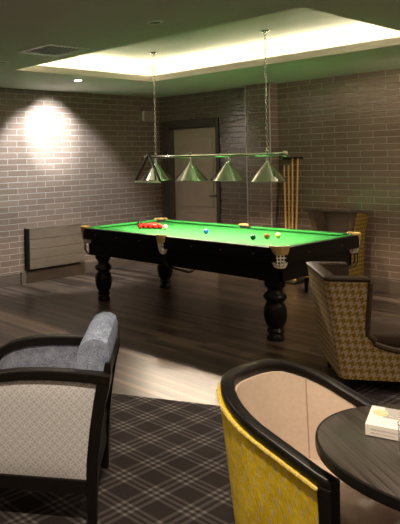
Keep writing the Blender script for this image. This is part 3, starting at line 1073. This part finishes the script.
bx = thing('card_box', 'small white printed card box lying on the round table', 'box', (6.127, -5.745, .7415), math.radians(18.5))
BWX, BWY, BH = .112, .185, .038
bm = new(); add_box(bm, -BWX / 2, BWX / 2, -BWY / 2, BWY / 2, 0, BH)
mk('carton', bm, 'card', bx, bevel=.0015)
bm = new()
n_ = 24
ring = [(.025 + .036 * math.cos(2 * PI * i / n_), .040 + .030 * math.sin(2 * PI * i / n_)) for i in range(n_)]
add_box(bm, -.012, .053, -.01, .088, BH + .0001, BH + .0006)
tag(mk('printed_picture', bm, 'print_grey', bx), 'grey printed picture on the lid')
bm = new()
add_rings(bm, [[V(-.022 + .024 * math.cos(2 * PI * i / n_), .030 + .032 * math.sin(2 * PI * i / n_), BH + h) for i in range(n_)] for h in (.0003, .0008)])
tag(mk('printed_oval', bm, 'print_gold', bx), 'pale gold printed oval on the lid')
bm = new()
random.seed(3)
def glyph_row(bm, x0, x1, put, h):
    x = x0
    while x < x1:
        w = random.uniform(.0016, .0034)
        put(x, x + w, h * random.uniform(.7, 1.0)); x += w + random.uniform(.0009, .0022)
def on_front(z):
    return lambda a, c, h: add_box(bm, a, c, -BWY / 2 - .0006, -BWY / 2 - .0001, z, z + h)
glyph_row(bm, -.040, .045, on_front(.020), .006)
glyph_row(bm, -.040, .030, on_front(.009), .004)
def on_top(y):
    return lambda a, c, h: add_box(bm, a, c, y, y + h, BH + .0001, BH + .0006)
tag(mk('printed_lettering', bm, 'print_ink', bx), 'faint grey lettering on the front')
bm = new()
glyph_row(bm, -.012, .040, on_top(-.055), .005)
tag(mk('printed_lettering', bm, 'print_ink', bx), 'faint grey lettering on the lid')

bm = new(); add_lathe(bm, [(.030, 0), (.033, .003), (.0365, .10), (.0345, .10), (.031, .010), (.0, .009), (.0, 0)], 32)
o = mk('tumbler', bm, 'glass', smooth=True); o.location = (6.270, -5.905, .7415)
tag(o, 'clear glass tumbler at the right edge beside the white card box', 'glass')

# ------------------------------------------------------------------ open-arm chair at lower left
ac = thing('armchair', 'dark framed armchair with blue grey back and pale lattice patterned side', 'armchair', (4.744, -5.855, .009), math.radians(221 - 90))
AXL = .315
def side_frame(sgn):
    bm = new()
    x = sgn * (AXL - .028)
    w = .056
    # rear post: raked
    def ring(y, z, dy, dz_, ww=w):
        return [V(x - ww / 2, y - dy, z - dz_), V(x + ww / 2, y - dy, z - dz_), V(x + ww / 2, y + dy, z + dz_), V(x - ww / 2, y + dy, z + dz_)]
    rp = [(-.026, 0, .020), (-.026, .15, .024), (-.032, .30, .026), (-.050, .45, .027), (-.072, .58, .028), (-.090, .66, .030)]
    add_rings(bm, [ring(y, z, d_, 0) for y, z, d_ in rp])
    o1 = mk('rear_post', bm, 'espresso', ac, bevel=.004)
    bm = new()
    ap = [(-.120, .676), (-.06, .681), (.06, .686), (.18, .687), (.30, .681), (.40, .666), (.48, .642), (.54, .610), (.58, .56), (.602, .50), (.612, .42)]
    rings = []
    for i, (y, z) in enumerate(ap):
        a, c = ap[max(0, i - 1)], ap[min(len(ap) - 1, i + 1)]
        t = V(0, c[0] - a[0], c[1] - a[1]).normalized()
        nrm = V(0, -t.z, t.y)
        h = .023
        p = V(x, y, z)
        ww = .062
        rings.append([p - nrm * h - V(ww / 2, 0, 0), p - nrm * h + V(ww / 2, 0, 0), p + nrm * h + V(ww / 2, 0, 0), p + nrm * h - V(ww / 2, 0, 0)])
    add_rings(bm, rings)
    mk('arm_rest', bm, 'espresso', ac, bevel=.006)
    bm = new()
    add_rings(bm, [ring(.612, .43, .023, 0), ring(.612, .25, .025, 0), ring(.605, 0, .018, 0, .042)])
    mk('front_leg', bm, 'espresso', ac, bevel=.004)
    bm = new()
    add_box(bm, x - .022, x + .022, -.02, .60, .148, .212)
    mk('side_rail', bm, 'espresso', ac, bevel=.004)
    # upholstered side: outer cover and inner cover
    outline_top = [(-.075, .645), (0, .655), (.12, .660), (.24, .657), (.34, .648), (.42, .640), (.50, .607), (.55, .57), (.585, .52), (.592, .45)]
    def panel(xa, xb, mat, nm):
        bm = new()
        n1 = 14
        rows, inn, uv = [], [], []
        def ztop(y):
            for (y0, z0), (y1, z1) in zip(outline_top[:-1], outline_top[1:]):
                if y0 <= y <= y1: return z0 + (z1 - z0) * (y - y0) / (y1 - y0)
            return outline_top[-1][1]
        def yrear(z):
            for (y0, z0, d0), (y1, z1, d1) in zip(rp[:-1], rp[1:]):
                if z0 <= z <= z1: return y0 + (y1 - y0) * (z - z0) / (z1 - z0) + .02
            return -.075
        for i in range(n1 + 1):
            f = i / n1
            row, ro2, ru = [], [], []
            for j in range(n1 + 1):
                y = -.06 + .65 * j / n1
                zt = ztop(y); z = .212 + (zt - .212) * f
                yy = yrear(z) + (.59 - yrear(z)) * j / n1
                puff = .010 * (1 - (2 * f - 1) ** 6) * (1 - (2 * j / n1 - 1) ** 6)
                row.append(V(xa + (puff if xa > xb else -puff), yy, z)); ro2.append(V(xb, yy, z)); ru.append((yy, z))
            rows.append(row); inn.append(ro2); uv.append(ru)
        thick_sheet(bm, rows, inn, uv)
        return mk(nm, bm, mat, ac, smooth=True)
    tag(panel(x + sgn * .010, x, 'lattice', 'outer_side_panel'), 'pale petal lattice fabric on the outside of the arm')
    tag(panel(x - sgn * .014, x - sgn * .0005, 'bluegrey', 'inner_side_panel'), 'blue grey tweed on the inside of the arm')
for sgn in (-1, 1): side_frame(sgn)
# seat, seat frame, back
bm = new(); cushion_box(bm, -.27, .27, -.02, .60, .26, .45, .03)
mk('seat_cushion', bm, 'bluegrey', ac, bevel=.02, seg=3, smooth=True)
bm = new(); add_box(bm, -.27, .27, .575, .61, .15, .26); add_box(bm, -.27, .27, -.04, -.01, .15, .26); add_box(bm, -.27, .27, -.01, .575, .235, .258)
mk('seat_frame', bm, 'espresso', ac, bevel=.004)
bm = new()   # back cushion, raked, rounded top
prof = [(-.02, .40), (.10, .40), (.085, .52), (.062, .64), (.045, .74), (.030, .800), (.004, .838), (-.035, .857), (-.078, .856), (-.108, .838), (-.118, .80), (-.112, .70), (-.085, .58), (-.045, .46)]
rings = []
nx_ = 10
for i in range(nx_ + 1):
    u = -1 + 2 * i / nx_
    e = 1 - .05 * abs(u) ** 10
    cyx = sum(p_[0] for p_ in prof) / len(prof); czx = sum(p_[1] for p_ in prof) / len(prof)
    rings.append([V(u * .268, cyx + (y - cyx) * e, czx + (z - czx) * (e if z > czx else 1)) for y, z in prof])
add_rings(bm, rings)
bk = mk('back_cushion', bm, 'paletweed', ac, bevel=.010, seg=3, smooth=True)
bm = new()
for (z, y) in ((.715, -.108), (.52, -.065), (.30, -.03)):
    add_box(bm, -.285, .285, y - .014, y + .010, z - .03, z + .03)
mk('back_rail', bm, 'espresso', ac, bevel=.004)
for sgn in (-1, 1):
    bm = new()
    add_rings(bm, [[V(sgn * .272 - .014, y - .014, z), V(sgn * .272 + .014, y - .014, z), V(sgn * .272 + .014, y + .010, z), V(sgn * .272 - .014, y + .010, z)] for y, z in ((-.088, .66), (-.106, .745))])
    mk('back_upright', bm, 'espresso', ac, bevel=.003)
